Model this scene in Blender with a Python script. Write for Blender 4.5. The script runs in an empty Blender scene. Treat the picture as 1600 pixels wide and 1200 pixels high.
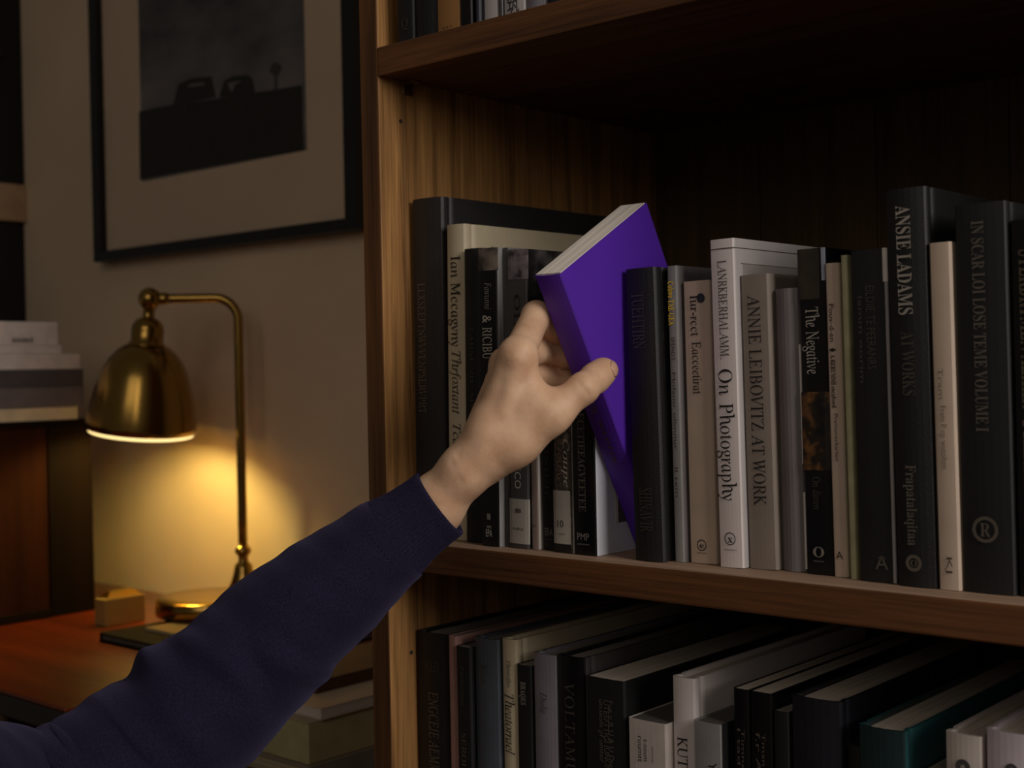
import bpy, bmesh, math, random
import numpy as np
from mathutils import Vector, Matrix

random.seed(7)
SC = bpy.context.scene
COL = SC.collection

# ------------------------------------------------------------------ camera
FPX = 2058.0
YAW, PIT, ROLL = 0.7238, -0.010847, -0.019296
cy_, sy_ = math.cos(YAW), math.sin(YAW)
FWD = np.array([-sy_ * math.cos(PIT), cy_ * math.cos(PIT), math.sin(PIT)])
_r = np.array([cy_, sy_, 0.0])
_u = np.cross(_r, FWD)
RIGHT = math.cos(ROLL) * _r + math.sin(ROLL) * _u
UP = -math.sin(ROLL) * _r + math.cos(ROLL) * _u
EYE = np.array([0.7344, -0.6837, 1.0771])
cam = bpy.data.cameras.new('camera')
cam.sensor_width = 36.0
cam.lens = FPX / 1600 * 36
cam.clip_start = 0.05
cam.dof.use_dof = True
cam.dof.focus_distance = 0.87
cam.dof.aperture_fstop = 9.0
cam_o = bpy.data.objects.new('camera', cam)
COL.objects.link(cam_o)
m = Matrix.Identity(4)
for i in range(3):
    m[i][0], m[i][1], m[i][2], m[i][3] = RIGHT[i], UP[i], -FWD[i], EYE[i]
cam_o.matrix_world = m
SC.camera = cam_o

# ------------------------------------------------------------------ light
SC.view_settings.view_transform = 'Standard'
SC.view_settings.look = 'None'
SC.view_settings.exposure = 0.0
SC.view_settings.gamma = 1.0
SC.view_settings.use_curve_mapping = False
w = bpy.data.worlds.new('room_dusk')
SC.world = w
w.use_nodes = True
w.node_tree.nodes['Background'].inputs[0].default_value = (1.0, 0.86, 0.72, 1)
w.node_tree.nodes['Background'].inputs[1].default_value = 0.048

def area(name, loc, target, sx, sy, power, color):
    l = bpy.data.lights.new(name, 'AREA')
    l.shape = 'RECTANGLE'; l.size = sx; l.size_y = sy
    l.energy = power; l.color = color
    o = bpy.data.objects.new(name, l)
    COL.objects.link(o)
    o.location = loc
    d = Vector(target) - Vector(loc)
    o.rotation_euler = d.to_track_quat('-Z', 'Y').to_euler()
    return o
area('window_light', (2.3, -0.30, 1.95), (0.1, 0.0, 1.1), 0.9, 1.2, 34, (1.0, 0.93, 0.88))
area('far_window_light', (1.0, -2.9, 2.5), (-0.4, 0.3, 1.1), 1.3, 1.6, 6.0, (1.0, 0.88, 0.78))
area('far_window_light', (1.75, -2.3, 2.2), (-0.2, 0.3, 1.1), 0.35, 1.7, 4.5, (1.0, 0.88, 0.78))

# ------------------------------------------------------------------ helpers
def ray(x, y):
    return FWD + RIGHT * ((x - 800) / FPX) - UP * ((y - 600) / FPX)
def on_y(x, y, Y):
    d = ray(x, y); return EYE + d * ((Y - EYE[1]) / d[1])
def on_x(x, y, X):
    d = ray(x, y); return EYE + d * ((X - EYE[0]) / d[0])
def on_z(x, y, Z):
    d = ray(x, y); return EYE + d * ((Z - EYE[2]) / d[2])
def at(x, y, t):
    return EYE + ray(x, y) * t

def lin(c):
    return tuple(((v / 255) / 12.92 if v / 255 <= 0.04045 else ((v / 255 + 0.055) / 1.055) ** 2.4) for v in c)

def nodes(name):
    mt = bpy.data.materials.new(name)
    mt.use_nodes = True
    nt = mt.node_tree
    return mt, nt, nt.nodes['Principled BSDF']

def link(nt, a, b): nt.links.new(a, b)

MATS = {}
def plain(name, rgb, rough=0.5, metal=0.0, spec=0.5, var=0.12, scale=40, bump=0.0, bscale=300, coat=0.0):
    if name in MATS: return MATS[name]
    mt, nt, b = nodes(name)
    c = lin(rgb)
    tc = nt.nodes.new('ShaderNodeTexCoord')
    n = nt.nodes.new('ShaderNodeTexNoise'); n.inputs['Scale'].default_value = scale; n.inputs['Detail'].default_value = 5
    link(nt, tc.outputs['Object'], n.inputs['Vector'])
    r = nt.nodes.new('ShaderNodeValToRGB')
    r.color_ramp.elements[0].position = 0.3; r.color_ramp.elements[1].position = 0.7
    r.color_ramp.elements[0].color = tuple(v * (1 - var) for v in c) + (1,)
    r.color_ramp.elements[1].color = tuple(min(1, v * (1 + var)) for v in c) + (1,)
    link(nt, n.outputs['Fac'], r.inputs['Fac'])
    link(nt, r.outputs['Color'], b.inputs['Base Color'])
    b.inputs['Roughness'].default_value = rough
    b.inputs['Metallic'].default_value = metal
    b.inputs['Specular IOR Level'].default_value = spec
    if coat: b.inputs['Coat Weight'].default_value = coat; b.inputs['Coat Roughness'].default_value = 0.15
    if bump:
        n2 = nt.nodes.new('ShaderNodeTexNoise'); n2.inputs['Scale'].default_value = bscale; n2.inputs['Detail'].default_value = 6
        link(nt, tc.outputs['Object'], n2.inputs['Vector'])
        bp = nt.nodes.new('ShaderNodeBump'); bp.inputs['Strength'].default_value = bump; bp.inputs['Distance'].default_value = 0.001
        link(nt, n2.outputs['Fac'], bp.inputs['Height'])
        link(nt, bp.outputs['Normal'], b.inputs['Normal'])
    MATS[name] = mt
    return mt

def wood(name, dark, light, axis='Z', rough=0.45, scale=1.0, coat=0.0):
    if name in MATS: return MATS[name]
    mt, nt, b = nodes(name)
    tc = nt.nodes.new('ShaderNodeTexCoord')
    mp = nt.nodes.new('ShaderNodeMapping')
    s = [60 * scale] * 3
    s['XYZ'.index(axis)] = 2.2 * scale
    mp.inputs['Scale'].default_value = s
    link(nt, tc.outputs['Object'], mp.inputs['Vector'])
    n = nt.nodes.new('ShaderNodeTexNoise'); n.inputs['Scale'].default_value = 1.0; n.inputs['Detail'].default_value = 7; n.inputs['Roughness'].default_value = 0.6; n.inputs['Distortion'].default_value = 0.6
    link(nt, mp.outputs['Vector'], n.inputs['Vector'])
    mp2 = nt.nodes.new('ShaderNodeMapping')
    s2 = [420 * scale] * 3
    s2['XYZ'.index(axis)] = 9 * scale
    mp2.inputs['Scale'].default_value = s2
    link(nt, tc.outputs['Object'], mp2.inputs['Vector'])
    n2 = nt.nodes.new('ShaderNodeTexNoise'); n2.inputs['Scale'].default_value = 1.0; n2.inputs['Detail'].default_value = 3
    link(nt, mp2.outputs['Vector'], n2.inputs['Vector'])
    mix = nt.nodes.new('ShaderNodeMath'); mix.operation = 'MULTIPLY_ADD'
    link(nt, n2.outputs['Fac'], mix.inputs[0]); mix.inputs[1].default_value = 0.42
    link(nt, n.outputs['Fac'], mix.inputs[2])
    r = nt.nodes.new('ShaderNodeValToRGB')
    e = r.color_ramp.elements
    e[0].position = 0.45; e[0].color = lin(dark) + (1,)
    e[1].position = 0.92; e[1].color = lin(light) + (1,)
    link(nt, mix.outputs[0], r.inputs['Fac'])
    link(nt, r.outputs['Color'], b.inputs['Base Color'])
    b.inputs['Roughness'].default_value = rough
    b.inputs['Specular IOR Level'].default_value = 0.35
    if coat: b.inputs['Coat Weight'].default_value = coat; b.inputs['Coat Roughness'].default_value = 0.2
    bp = nt.nodes.new('ShaderNodeBump'); bp.inputs['Strength'].default_value = 0.25; bp.inputs['Distance'].default_value = 0.0006
    link(nt, mix.outputs[0], bp.inputs['Height'])
    link(nt, bp.outputs['Normal'], b.inputs['Normal'])
    MATS[name] = mt
    return mt

def pages_mat(name, rgb, axis=0, dens=900):
    if name in MATS: return MATS[name]
    mt, nt, b = nodes(name)
    tc = nt.nodes.new('ShaderNodeTexCoord')
    mp = nt.nodes.new('ShaderNodeMapping')
    s = [3.0, 3.0, 3.0]; s[axis] = dens
    mp.inputs['Scale'].default_value = s
    link(nt, tc.outputs['Object'], mp.inputs['Vector'])
    n = nt.nodes.new('ShaderNodeTexNoise'); n.inputs['Scale'].default_value = 1; n.inputs['Detail'].default_value = 4; n.inputs['Roughness'].default_value = 0.7
    link(nt, mp.outputs['Vector'], n.inputs['Vector'])
    r = nt.nodes.new('ShaderNodeValToRGB')
    c = lin(rgb)
    r.color_ramp.elements[0].position = 0.32; r.color_ramp.elements[0].color = tuple(v * 0.62 for v in c) + (1,)
    r.color_ramp.elements[1].position = 0.6; r.color_ramp.elements[1].color = c + (1,)
    link(nt, n.outputs['Fac'], r.inputs['Fac'])
    link(nt, r.outputs['Color'], b.inputs['Base Color'])
    b.inputs['Roughness'].default_value = 0.85
    b.inputs['Specular IOR Level'].default_value = 0.15
    bp = nt.nodes.new('ShaderNodeBump'); bp.inputs['Strength'].default_value = 0.5; bp.inputs['Distance'].default_value = 0.0005
    link(nt, n.outputs['Fac'], bp.inputs['Height']); link(nt, bp.outputs['Normal'], b.inputs['Normal'])
    MATS[name] = mt
    return mt

def mesh_obj(name, verts, faces, mats, parent=None, smooth=False, mat_idx=None):
    me = bpy.data.meshes.new(name)
    me.from_pydata([tuple(map(float, v)) for v in verts], [], [tuple(int(i) for i in f) for f in faces])
    me.validate(); me.update()
    for mt in (mats if isinstance(mats, (list, tuple)) else [mats]): me.materials.append(mt)
    if mat_idx is not None:
        for p, k in zip(me.polygons, mat_idx): p.material_index = k
    if smooth: me.polygons.foreach_set('use_smooth', [True] * len(me.polygons))
    o = bpy.data.objects.new(name, me)
    COL.objects.link(o)
    if parent: o.parent = parent
    return o

def bm_obj(name, bm, mats, parent=None, smooth=False):
    bmesh.ops.recalc_face_normals(bm, faces=bm.faces)
    me = bpy.data.meshes.new(name)
    bm.to_mesh(me); bm.free()
    for mt in (mats if isinstance(mats, (list, tuple)) else [mats]): me.materials.append(mt)
    if smooth: me.polygons.foreach_set('use_smooth', [True] * len(me.polygons))
    o = bpy.data.objects.new(name, me)
    COL.objects.link(o)
    if parent: o.parent = parent
    return o

def add_box(bm, x0, x1, y0, y1, z0, z1, bev=0.0):
    r = bmesh.ops.create_cube(bm, size=1)
    vs = r['verts']
    for v in vs:
        v.co = Vector((x0 + (v.co.x + .5) * (x1 - x0), y0 + (v.co.y + .5) * (y1 - y0), z0 + (v.co.z + .5) * (z1 - z0)))
    if bev:
        es = list({e for v in vs for e in v.link_edges})
        bmesh.ops.bevel(bm, geom=es, offset=bev, segments=2, affect='EDGES', profile=0.6)

def box(name, x0, x1, y0, y1, z0, z1, mt, parent=None, bev=0.0008):
    bm = bmesh.new(); add_box(bm, x0, x1, y0, y1, z0, z1, bev)
    return bm_obj(name, bm, mt, parent)

def lathe(name, prof, mt, parent=None, seg=48, close=False, mtx=None):
    vs, fs = [], []
    n = len(prof)
    for k in range(seg):
        a = 2 * math.pi * k / seg
        for r, z in prof: vs.append(Vector((r * math.cos(a), r * math.sin(a), z)))
    for k in range(seg):
        k2 = (k + 1) % seg
        for i in range(n - 1 if not close else n):
            j = (i + 1) % n
            fs.append((k * n + i, k2 * n + i, k2 * n + j, k * n + j))
    if mtx: vs = [mtx @ v for v in vs]
    bm = bmesh.new()
    bv = [bm.verts.new(v) for v in vs]
    for f in fs:
        try: bm.faces.new([bv[i] for i in f])
        except ValueError: pass
    bmesh.ops.remove_doubles(bm, verts=bm.verts, dist=1e-6)
    return bm_obj(name, bm, mt, parent, smooth=True)

def tube(name, pts, rad, mt, parent=None, seg=16, caps=True):
    pts = [Vector(p) for p in pts]
    vs, fs = [], []
    ref = None
    for i, p in enumerate(pts):
        d = (pts[min(i + 1, len(pts) - 1)] - pts[max(i - 1, 0)]).normalized()
        if ref is None:
            ref = d.orthogonal().normalized()
        else:
            ref = (ref - d * ref.dot(d)).normalized()
        b = d.cross(ref)
        r = rad[i] if isinstance(rad, (list, tuple)) else rad
        for k in range(seg):
            a = 2 * math.pi * k / seg
            vs.append(p + (ref * math.cos(a) + b * math.sin(a)) * r)
    for i in range(len(pts) - 1):
        for k in range(seg):
            k2 = (k + 1) % seg
            fs.append((i * seg + k, i * seg + k2, (i + 1) * seg + k2, (i + 1) * seg + k))
    if caps:
        fs.append(tuple(reversed(range(seg)))); fs.append(tuple(range((len(pts) - 1) * seg, len(pts) * seg)))
    return mesh_obj(name, vs, fs, mt, parent, smooth=True)

def thing(name, label, cat, loc=(0, 0, 0), group=None, roty=0.0):
    o = bpy.data.objects.new(name, None)
    o.empty_display_size = 0.02
    COL.objects.link(o)
    o.location = loc
    o.rotation_euler = (0, roty, 0)
    o['label'] = label; o['category'] = cat
    if group: o['group'] = group
    return o

def struct(o):
    o['kind'] = 'structure'
    return o

# ------------------------------------------------------------------ lettering
BOLD, ITAL = 0x1D400, 0x1D434
def serif(s, base):
    out = ''
    for ch in s:
        if 'A' <= ch <= 'Z': out += chr(base + ord(ch) - 65)
        elif 'a' <= ch <= 'z': out += '\u210e' if (ch == 'h' and base == ITAL) else chr(base + 26 + ord(ch) - 97)
        else: out += ch
    return out
PENDING = []
def letters(parent, name, body, style, length, cap, mt, mtx):
    """lettering queued; turned into a flat mesh part once all of it is laid out.
    style: r roman light serif, b bold serif, i italic serif, s sans."""
    cu = bpy.data.curves.new(name, 'FONT')
    if style == 'b': cu.body = serif(body, BOLD)
    elif style in 'ri': cu.body = serif(body, ITAL)
    else: cu.body = body
    if style == 'r': cu.shear = -0.28
    cu.size = 1.0
    cu.resolution_u = 2
    o = bpy.data.objects.new(name, cu)
    COL.objects.link(o)
    PENDING.append((o, parent, name, length, cap, mt, mtx))

def flush_letters():
    bpy.context.view_layer.update()
    dg = bpy.context.evaluated_depsgraph_get()
    for o, parent, name, length, cap, mt, mtx in PENDING:
        me = bpy.data.meshes.new_from_object(o.evaluated_get(dg))
        n = len(me.vertices)
        if n:
            co = np.empty(n * 3, np.float32); me.vertices.foreach_get('co', co); co = co.reshape(-1, 3)
            lo, hi = co.min(0), co.max(0)
            capr = 0.70
            co[:, 0] = (co[:, 0] - (lo[0] + hi[0]) / 2) * (length / max(hi[0] - lo[0], 1e-6))
            co[:, 1] = (co[:, 1] - capr / 2) * (cap / capr)
            co[:, 2] = 0
            me.vertices.foreach_set('co', co.ravel())
            me.transform(mtx)
            me.materials.clear(); me.materials.append(mt)
            me.update()
            t = bpy.data.objects.new(name, me)
            COL.objects.link(t); t.parent = parent
        cu = o.data
        bpy.data.objects.remove(o); bpy.data.curves.remove(cu)

def down_spine(x, y, z):
    # text runs down the spine, tops of the letters towards +X, facing -Y
    return Matrix(((0, 1, 0, x), (0, 0, -1, y), (-1, 0, 0, z), (0, 0, 0, 1)))
def across_spine(x, y, z):
    return Matrix(((1, 0, 0, x), (0, 0, -1, y), (0, 1, 0, z), (0, 0, 0, 1)))

# ------------------------------------------------------------------ materials
OAK_V = wood('oak_upright', (88, 56, 28), (196, 146, 88), 'Z', 0.45, 1.5)
OAK_H = wood('oak_shelf', (60, 36, 19), (120, 77, 44), 'X', 0.55, 1.4)
BACKM = wood('oak_back', (62, 48, 30), (100, 78, 48), 'Z', 0.7)
PAGE = pages_mat('page_edges', (212, 200, 182))
PAGE_G = pages_mat('grey_page_edges', (150, 142, 132))
PAGE_D = pages_mat('dim_page_edges', (96, 90, 84))
BRASS = plain('brass', (168, 134, 68), 0.23, 1.0, var=0.06, scale=25)
PLASTER = plain('plaster', (220, 197, 168), 0.9, var=0.10, scale=3, bump=0.15, bscale=60, spec=0.2)

# ------------------------------------------------------------------ the room
WALL_Y = 0.44
struct(box('wall_back', -2.6, 2.6, WALL_Y, WALL_Y + 0.1, 0, 2.7, PLASTER, bev=0))
struct(box('floor', -2.6, 2.6, -3.4, WALL_Y + 0.1, -0.05, 0, wood('floor_boards', (60, 40, 26), (96, 66, 42), 'X', 0.5), bev=0))

# ------------------------------------------------------------------ bookcase
ZM, ZU, ZL = 0.95, 1.3227, 0.578
ST = 0.0218
XR = 1.02
BD = 0.37
SHELF_TOP = wood('dusty_lit_shelf_top', (112, 88, 68), (176, 146, 120), 'X', 0.6, 1.0)  # dusty tone, with grazing light on the tops painted into the colour
bc = thing('bookcase', 'oak bookcase with thick shelves full of books, standing against the wall', 'bookcase', (0, 0, 0))
box('side_panel', -0.0185, -0.0006, 0.027, BD, 0.0, 2.1, OAK_V, bc)
box('edge_strip', -0.0185, 0.0, 0.0011, 0.0268, 0.0, 2.1, OAK_V, bc, 0.0008)
face = box('shaded_face', -0.0185, 0.0, 0.0, 0.0010, 0.0, 2.1, wood('oak_face_shaded', (62, 40, 22), (118, 78, 44), 'Z', 0.5, 1.4), bc, 0)  # added strip: shade on the front edge painted in as darker oak
face['label'] = 'front edge of the upright, darkened in colour as if shaded'
box('side_panel', XR, XR + 0.018, 0.0, BD, 0.0, 2.1, OAK_V, bc)
for z in (ZU, ZM, ZL, 0.18):
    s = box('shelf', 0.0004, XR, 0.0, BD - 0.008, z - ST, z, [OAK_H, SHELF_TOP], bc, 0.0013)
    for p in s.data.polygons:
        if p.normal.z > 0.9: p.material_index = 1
box('top_panel', -0.0185, XR + 0.018, 0.0, BD, 2.1, 2.12, OAK_H, bc)
nb = 9
for k in range(nb):
    a = 0.0005 + (XR - 0.001) * k / nb; b = 0.0005 + (XR - 0.001) * (k + 1) / nb
    box('back_board', a + 0.0004, b - 0.0004, BD - 0.008, BD, 0.0, 2.1, BACKM, bc, 0.0006)
# little metal shelf clip under the upper shelf
bm = bmesh.new()
add_box(bm, 0.0001, 0.0016, 0.026, 0.036, ZU - ST - 0.010, ZU - ST, 0.0004)
add_box(bm, 0.0001, 0.012, 0.0265, 0.0355, ZU - ST - 0.0016, ZU - ST, 0.0004)
cl = bm_obj('shelf_clip', bm, plain('clip_metal', (190, 170, 130), 0.3, 1.0), bc)
cl['label'] = 'small bent metal shelf clip'
for zz in (1.17, 0.76):
    bm = bmesh.new()
    bmesh.ops.create_cone(bm, cap_ends=True, segments=12, radius1=0.0016, radius2=0.0016, depth=0.0008, matrix=Matrix.Translation((0.0, 0.0235, zz + 0.1)) @ Matrix.Rotation(math.pi / 2, 4, 'Y'))
    bm_obj('peg_hole', bm, plain('peg_dark', (40, 30, 22), 0.7), bc)

# ------------------------------------------------------------------ books
def prism(path, t, z0, z1):
    """wall of thickness t following an open XY path (outer side given), extruded in Z"""
    n = len(path)
    inner = []
    for i in range(n):
        a = Vector(path[max(i - 1, 0)]); b = Vector(path[min(i + 1, n - 1)])
        d = (b - a).normalized(); nn = Vector((d.y, -d.x))
        inner.append(Vector(path[i]) + nn * t)
    vs = []
    for z in (z0, z1):
        for p in path: vs.append((p[0], p[1], z))
        for p in inner: vs.append((p[0], p[1], z))
    fs = []
    o0, i0, o1, i1 = 0, n, 2 * n, 3 * n
    for k in range(n - 1):
        fs.append((o0 + k, o0 + k + 1, o1 + k + 1, o1 + k))
        fs.append((i0 + k + 1, i0 + k, i1 + k, i1 + k + 1))
        fs.append((o1 + k, o1 + k + 1, i1 + k + 1, i1 + k))
        fs.append((o0 + k + 1, o0 + k, i0 + k, i0 + k + 1))
    fs.append((o0, o1, i1, i0)); fs.append((o0 + n - 1, i0 + n - 1, i1 + n - 1, o1 + n - 1))
    return vs, fs

def make_book(label, x0, th, h, lean, y, D, z0, group, cover, kind='p', side=None, pages=None, texts=(), bands=(), left=None, bulge=None, flush=False, marks=()):
    root = thing('book', label, 'book', (x0 + th / 2, y, z0 + th / 2 * abs(math.sin(math.atan(lean))) + 0.0002), group, math.atan(lean))
    hw = th / 2
    hard = kind == 'h'
    bt = 0.0024 if hard else 0.0007
    bl = bulge if bulge is not None else (min(0.0022, th * 0.07) if hard else min(0.0008, th * 0.03))
    right = [(hw, D), (hw, D * 0.5)]
    if hard: right += [(hw, 0.0125), (hw - 0.0004, 0.0108), (hw - 0.0013, 0.0092), (hw - 0.0013, 0.0078), (hw - 0.0003, 0.0062), (hw, 0.005), (hw, 0.0022)]
    else: right += [(hw, 0.004), (hw, 0.0016)]
    rc = min(0.0012, hw * 0.3)
    right += [(hw - rc * 0.3, 0.0006 + bl * .35), (hw - rc, bl * .35 * 0)]
    mid = [((hw - rc) * s, -bl * (1 - s * s)) for s in (0.66, 0.33, 0, -0.33, -0.66)]
    path = right + mid + [(-px, py) for px, py in reversed(right)]
    path = [(px, py + bl) for px, py in path]
    vs, fs = prism(path, bt, 0.0, h)
    n = len(path); nr = len(right)
    idx = []
    for k in range(n - 1):
        kk = 1 if k < nr - 2 else (2 if k >= n - nr + 1 else 0)
        idx += [kk, 0, kk, kk]
    idx += [1, 2]
    mesh_obj('cover', vs, fs, [cover, side or cover, left or side or cover], root, mat_idx=idx)
    ov = 0.003 if hard else (-0.0004 if flush else 0.0006)
    pb = box('page_block', -hw + bt + 0.0002, hw - bt - 0.0002, bt + bl + 0.0006, D - ov, ov, h - ov, pages or PAGE_G, root, 0)
    if hard and th > 0.014:
        hb = box('headband', -hw + bt + 0.0008, hw - bt - 0.0008, bt + bl * .4 + 0.0004, bt + bl + 0.0005, h - ov - 0.0006, h - ov + 0.0012, plain('headband', (120, 110, 100), 0.8), root, 0)
    for sp in bands:
        f0, f1, mt = sp[:3]
        a, b = (sp[3], sp[4]) if len(sp) > 3 else (-1, 1)
        nm = sp[5] if len(sp) > 5 else 'spine_band'
        za, zb = h * (1 - f1), h * (1 - f0)
        ss = np.linspace(a, b, 7)
        front = [((hw + 0.00015) * s, -bl * (1 - s * s) + bl - 0.0003 + (0.0003 if abs(s) == 1 else 0)) for s in ss]
        v2 = [(px, py, za) for px, py in front] + [(px, py, zb) for px, py in front] + [(px, 0.0012 + bl, za) for px, py in front] + [(px, 0.0012 + bl, zb) for px, py in front]
        q = len(front); f2 = []
        for k in range(q - 1):
            f2 += [(k, k + 1, q + k + 1, q + k), (2 * q + k, 3 * q + k, 3 * q + k + 1, 2 * q + k + 1), (q + k, q + k + 1, 3 * q + k + 1, 3 * q + k), (k, 2 * q + k, 2 * q + k + 1, k + 1)]
        f2 += [(0, q, 3 * q, 2 * q), (q - 1, 3 * q - 1, 4 * q - 1, 2 * q - 1)]
        mesh_obj(nm, v2, f2, mt, root)
    for f0, f1, y0_, y1_, mt in marks:      # printed marks on the right-hand cover
        if isinstance(mt, tuple):
            letters(root, 'cover_lettering', mt[0], mt[1], y1_ - y0_, h * (f1 - f0), mt[2], Matrix(((0, 0, 1, hw + .0002), (1, 0, 0, (y0_ + y1_) / 2), (0, 1, 0, h * (1 - (f0 + f1) / 2)), (0, 0, 0, 1))))
        else:
            box('cover_print', hw - .0001, hw + .00015, y0_, y1_, h * (1 - f1), h * (1 - f0), mt, root, 0)
    for tx in texts:
        body, style, f0, f1, capf, xo, mt = tx[:7]
        nm = tx[7] if len(tx) > 7 else 'title'
        if style == 'ring':   # f0: centre, f1: radius in metres, capf: line width fraction
            bm = bmesh.new(); R1 = f1; R0 = f1 * (1 - capf); N = 28
            zc = h * (1 - f0); yy = -0.0007 + bl * xo * xo
            o_ = [bm.verts.new((xo * hw + R1 * math.cos(2 * math.pi * k / N), yy, zc + R1 * math.sin(2 * math.pi * k / N))) for k in range(N)]
            i_ = [bm.verts.new((xo * hw + R0 * math.cos(2 * math.pi * k / N), yy, zc + R0 * math.sin(2 * math.pi * k / N))) for k in range(N)]
            for k in range(N): bm.faces.new((o_[k], o_[(k + 1) % N], i_[(k + 1) % N], i_[k]))
            bm_obj('emblem', bm, mt, root)
        elif style.startswith('x'):   # across the spine: f0 centre, f1 width fraction
            letters(root, nm, body, style[1], th * f1, th * capf, mt, across_spine(xo * hw, -0.0007, h * (1 - f0)))
        else:
            letters(root, nm, body, style, h * (f1 - f0), th * capf, mt, down_spine(xo * hw, -0.0007, h * (1 - (f0 + f1) / 2)))
    return root

K = lambda n, rgb, r=0.45, **k: plain(n, rgb, r, **k)
BLK = K('black_cloth', (19, 19, 19), 0.55, bump=0.2, bscale=900)
BLK_G = K('black_gloss', (14, 14, 16), 0.28)
BLK_M = K('black_matte', (18, 18, 19), 0.6)
CHAR = K('charcoal_cloth', (40, 38, 38), 0.5, bump=0.2, bscale=900)
CREAM = K('cream_cover', (196, 182, 152), 0.5, var=0.06)
GREYW = K('grey_white_cover', (178, 172, 170), 0.45, var=0.05)
WHITE = K('white_cover', (218, 208, 204), 0.45, var=0.04)
BEIGE = K('beige_cover', (194, 174, 154), 0.6, var=0.06)
TAUPE = K('taupe_cover', (138, 126, 115), 0.55, var=0.08)
GREY = K('grey_cover', (112, 106, 106), 0.4, var=0.12, scale=25)
GREY_D = K('dark_grey_cover', (74, 70, 70), 0.4)
SILV = K('silver_grey_cover', (138, 136, 134), 0.35)
TAN = K('tan_cover', (150, 106, 58), 0.6)
LABELG = K('pale_label', (176, 170, 158), 0.6, var=0.05)
INK = K('ink_black', (26, 22, 20), 0.6)
INK_B = K('ink_brown', (70, 58, 48), 0.6)
FOIL_D = K('foil_dim', (92, 84, 74), 0.35, spec=0.8)
FOIL_F = K('foil_faint', (66, 62, 56), 0.4)
FOIL = K('foil_pale', (190, 182, 170), 0.4)
FOIL_M = K('foil_mid', (128, 122, 114), 0.4)
GOLD = K('yellow_print', (250, 204, 24), 0.5)
EDGEW = K('white_edge', (220, 214, 206), 0.5)

def splotch(name, cols, scale=30, rough=0.4, detail=4):
    if name in MATS: return MATS[name]
    mt, nt, b = nodes(name)
    tc = nt.nodes.new('ShaderNodeTexCoord')
    n = nt.nodes.new('ShaderNodeTexNoise'); n.inputs['Scale'].default_value = scale; n.inputs['Detail'].default_value = detail
    link(nt, tc.outputs['Object'], n.inputs['Vector'])
    r = nt.nodes.new('ShaderNodeValToRGB'); e = r.color_ramp.elements
    while len(e) < len(cols): e.new(0.5)
    for k, c in enumerate(cols):
        e[k].position = 0.36 + 0.28 * k / (len(cols) - 1); e[k].color = lin(c) + (1,)
    link(nt, n.outputs['Fac'], r.inputs['Fac']); link(nt, r.outputs['Color'], b.inputs['Base Color'])
    b.inputs['Roughness'].default_value = rough
    MATS[name] = mt
    return mt
PHOTO_A = splotch('photo_print_grey', [(20, 20, 20), (40, 38, 38), (96, 90, 88)], 38)
PHOTO_B = splotch('collage_print', [(40, 36, 32), (92, 84, 74), (60, 52, 44), (130, 120, 106)], 110)
PHOTO_C = splotch('painting_print', [(16, 15, 15), (40, 30, 20), (128, 86, 44)], 75)
PHOTO_T = splotch('portrait_print', [(52, 46, 42), (104, 94, 84), (132, 118, 106)], 60)
PHOTO_O = splotch('olive_print', [(40, 36, 28), (66, 58, 44)], 40)
PALM = splotch('leaf_print', [(44, 40, 42), (116, 106, 108), (128, 118, 120)], 90)

G1, G2, G3 = 'books on the middle shelf', 'books on the lower shelf', 'books on the upper shelf'
mb = lambda label, *a, **k: make_book(label, *a, ZM, G1, **k)

mb('tall black clothbound book against the bookcase upright, faint grey spine lettering', 0.0012, 0.0325, 0.2590, 0.0100, 0.028, 0.235, cover=CHAR, kind='h',
   texts=[('LLXSEEPTNWVVENPSERVPRT', 'r', .25, .635, .24, -.25, FOIL_D)])
mb('cream hardback with dark title reading Ian Mccagvny, second from the upright', 0.0385, 0.0190, 0.2362, 0.0150, 0.027, 0.215, cover=CREAM, kind='h', marks=[(.066, .095, .030, .125, ('ITHUAI IN AAN', 'r', INK))],
   texts=[('Ian Mccagvny', 'r', .10, .385, .50, .15, INK), ('Thrfoxtant', 'i', .40, .60, .46, .15, INK_B), ('Tcar', 'i', .63, .72, .42, .15, INK_B)])
mb('plain black hardback just right of the cream hardback, faint small title', 0.0600, 0.0187, 0.2164, 0.0150, 0.023, 0.165, cover=BLK_M, kind='h',
   texts=[('TARSENIC MVE', 'r', .26, .58, .2, .0, FOIL_F), ('MOU', 'xr', .87, .4, .16, 0, FOIL_F)])
mb('black paperback with portrait print at its spine top and a small white house emblem', 0.0845, 0.0178, 0.2144, 0.0140, 0.014, 0.155, cover=BLK_G, kind='p', side=SILV,
   bands=[(0.0, .075, PHOTO_T)],
   texts=[('Fawunni', 'i', .115, .205, .36, .1, FOIL_M), ('&', 'b', .225, .25, .5, .0, FOIL), ('RICIBU', 'r', .265, .37, .5, .0, FOIL), ('EPA', 'xs', .955, .34, .3, 0, FOIL, 'emblem'), ('MM', 'xs', .935, .22, .12, 0, FOIL, 'emblem'), ('I', 's', .89, .91, .2, 0, FOIL_M)])
mb('very thin grey booklet between the portrait paperback and the leaf print book', 0.1026, 0.0058, 0.2141, 0.0140, 0.020, 0.150, cover=GREY_D, kind='p', side=GREY)
mb('grey paperback with leaf print at its spine top and pale label below', 0.1090, 0.0176, 0.2118, 0.0165, 0.018, 0.160, cover=GREY_D, kind='p', side=PHOTO_A,
   bands=[(0.0, .10, PALM), (.835, .985, LABELG, -1, 1, 'spine_label')],
   texts=[('OINI', 'r', .15, .32, .3, 0, INK), ('CECCCO', 's', .64, .80, .34, 0, FOIL), ('m', 'xb', .87, .3, .25, 0, INK), ('NN', 'xs', .935, .5, .1, 0, INK)])
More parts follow.
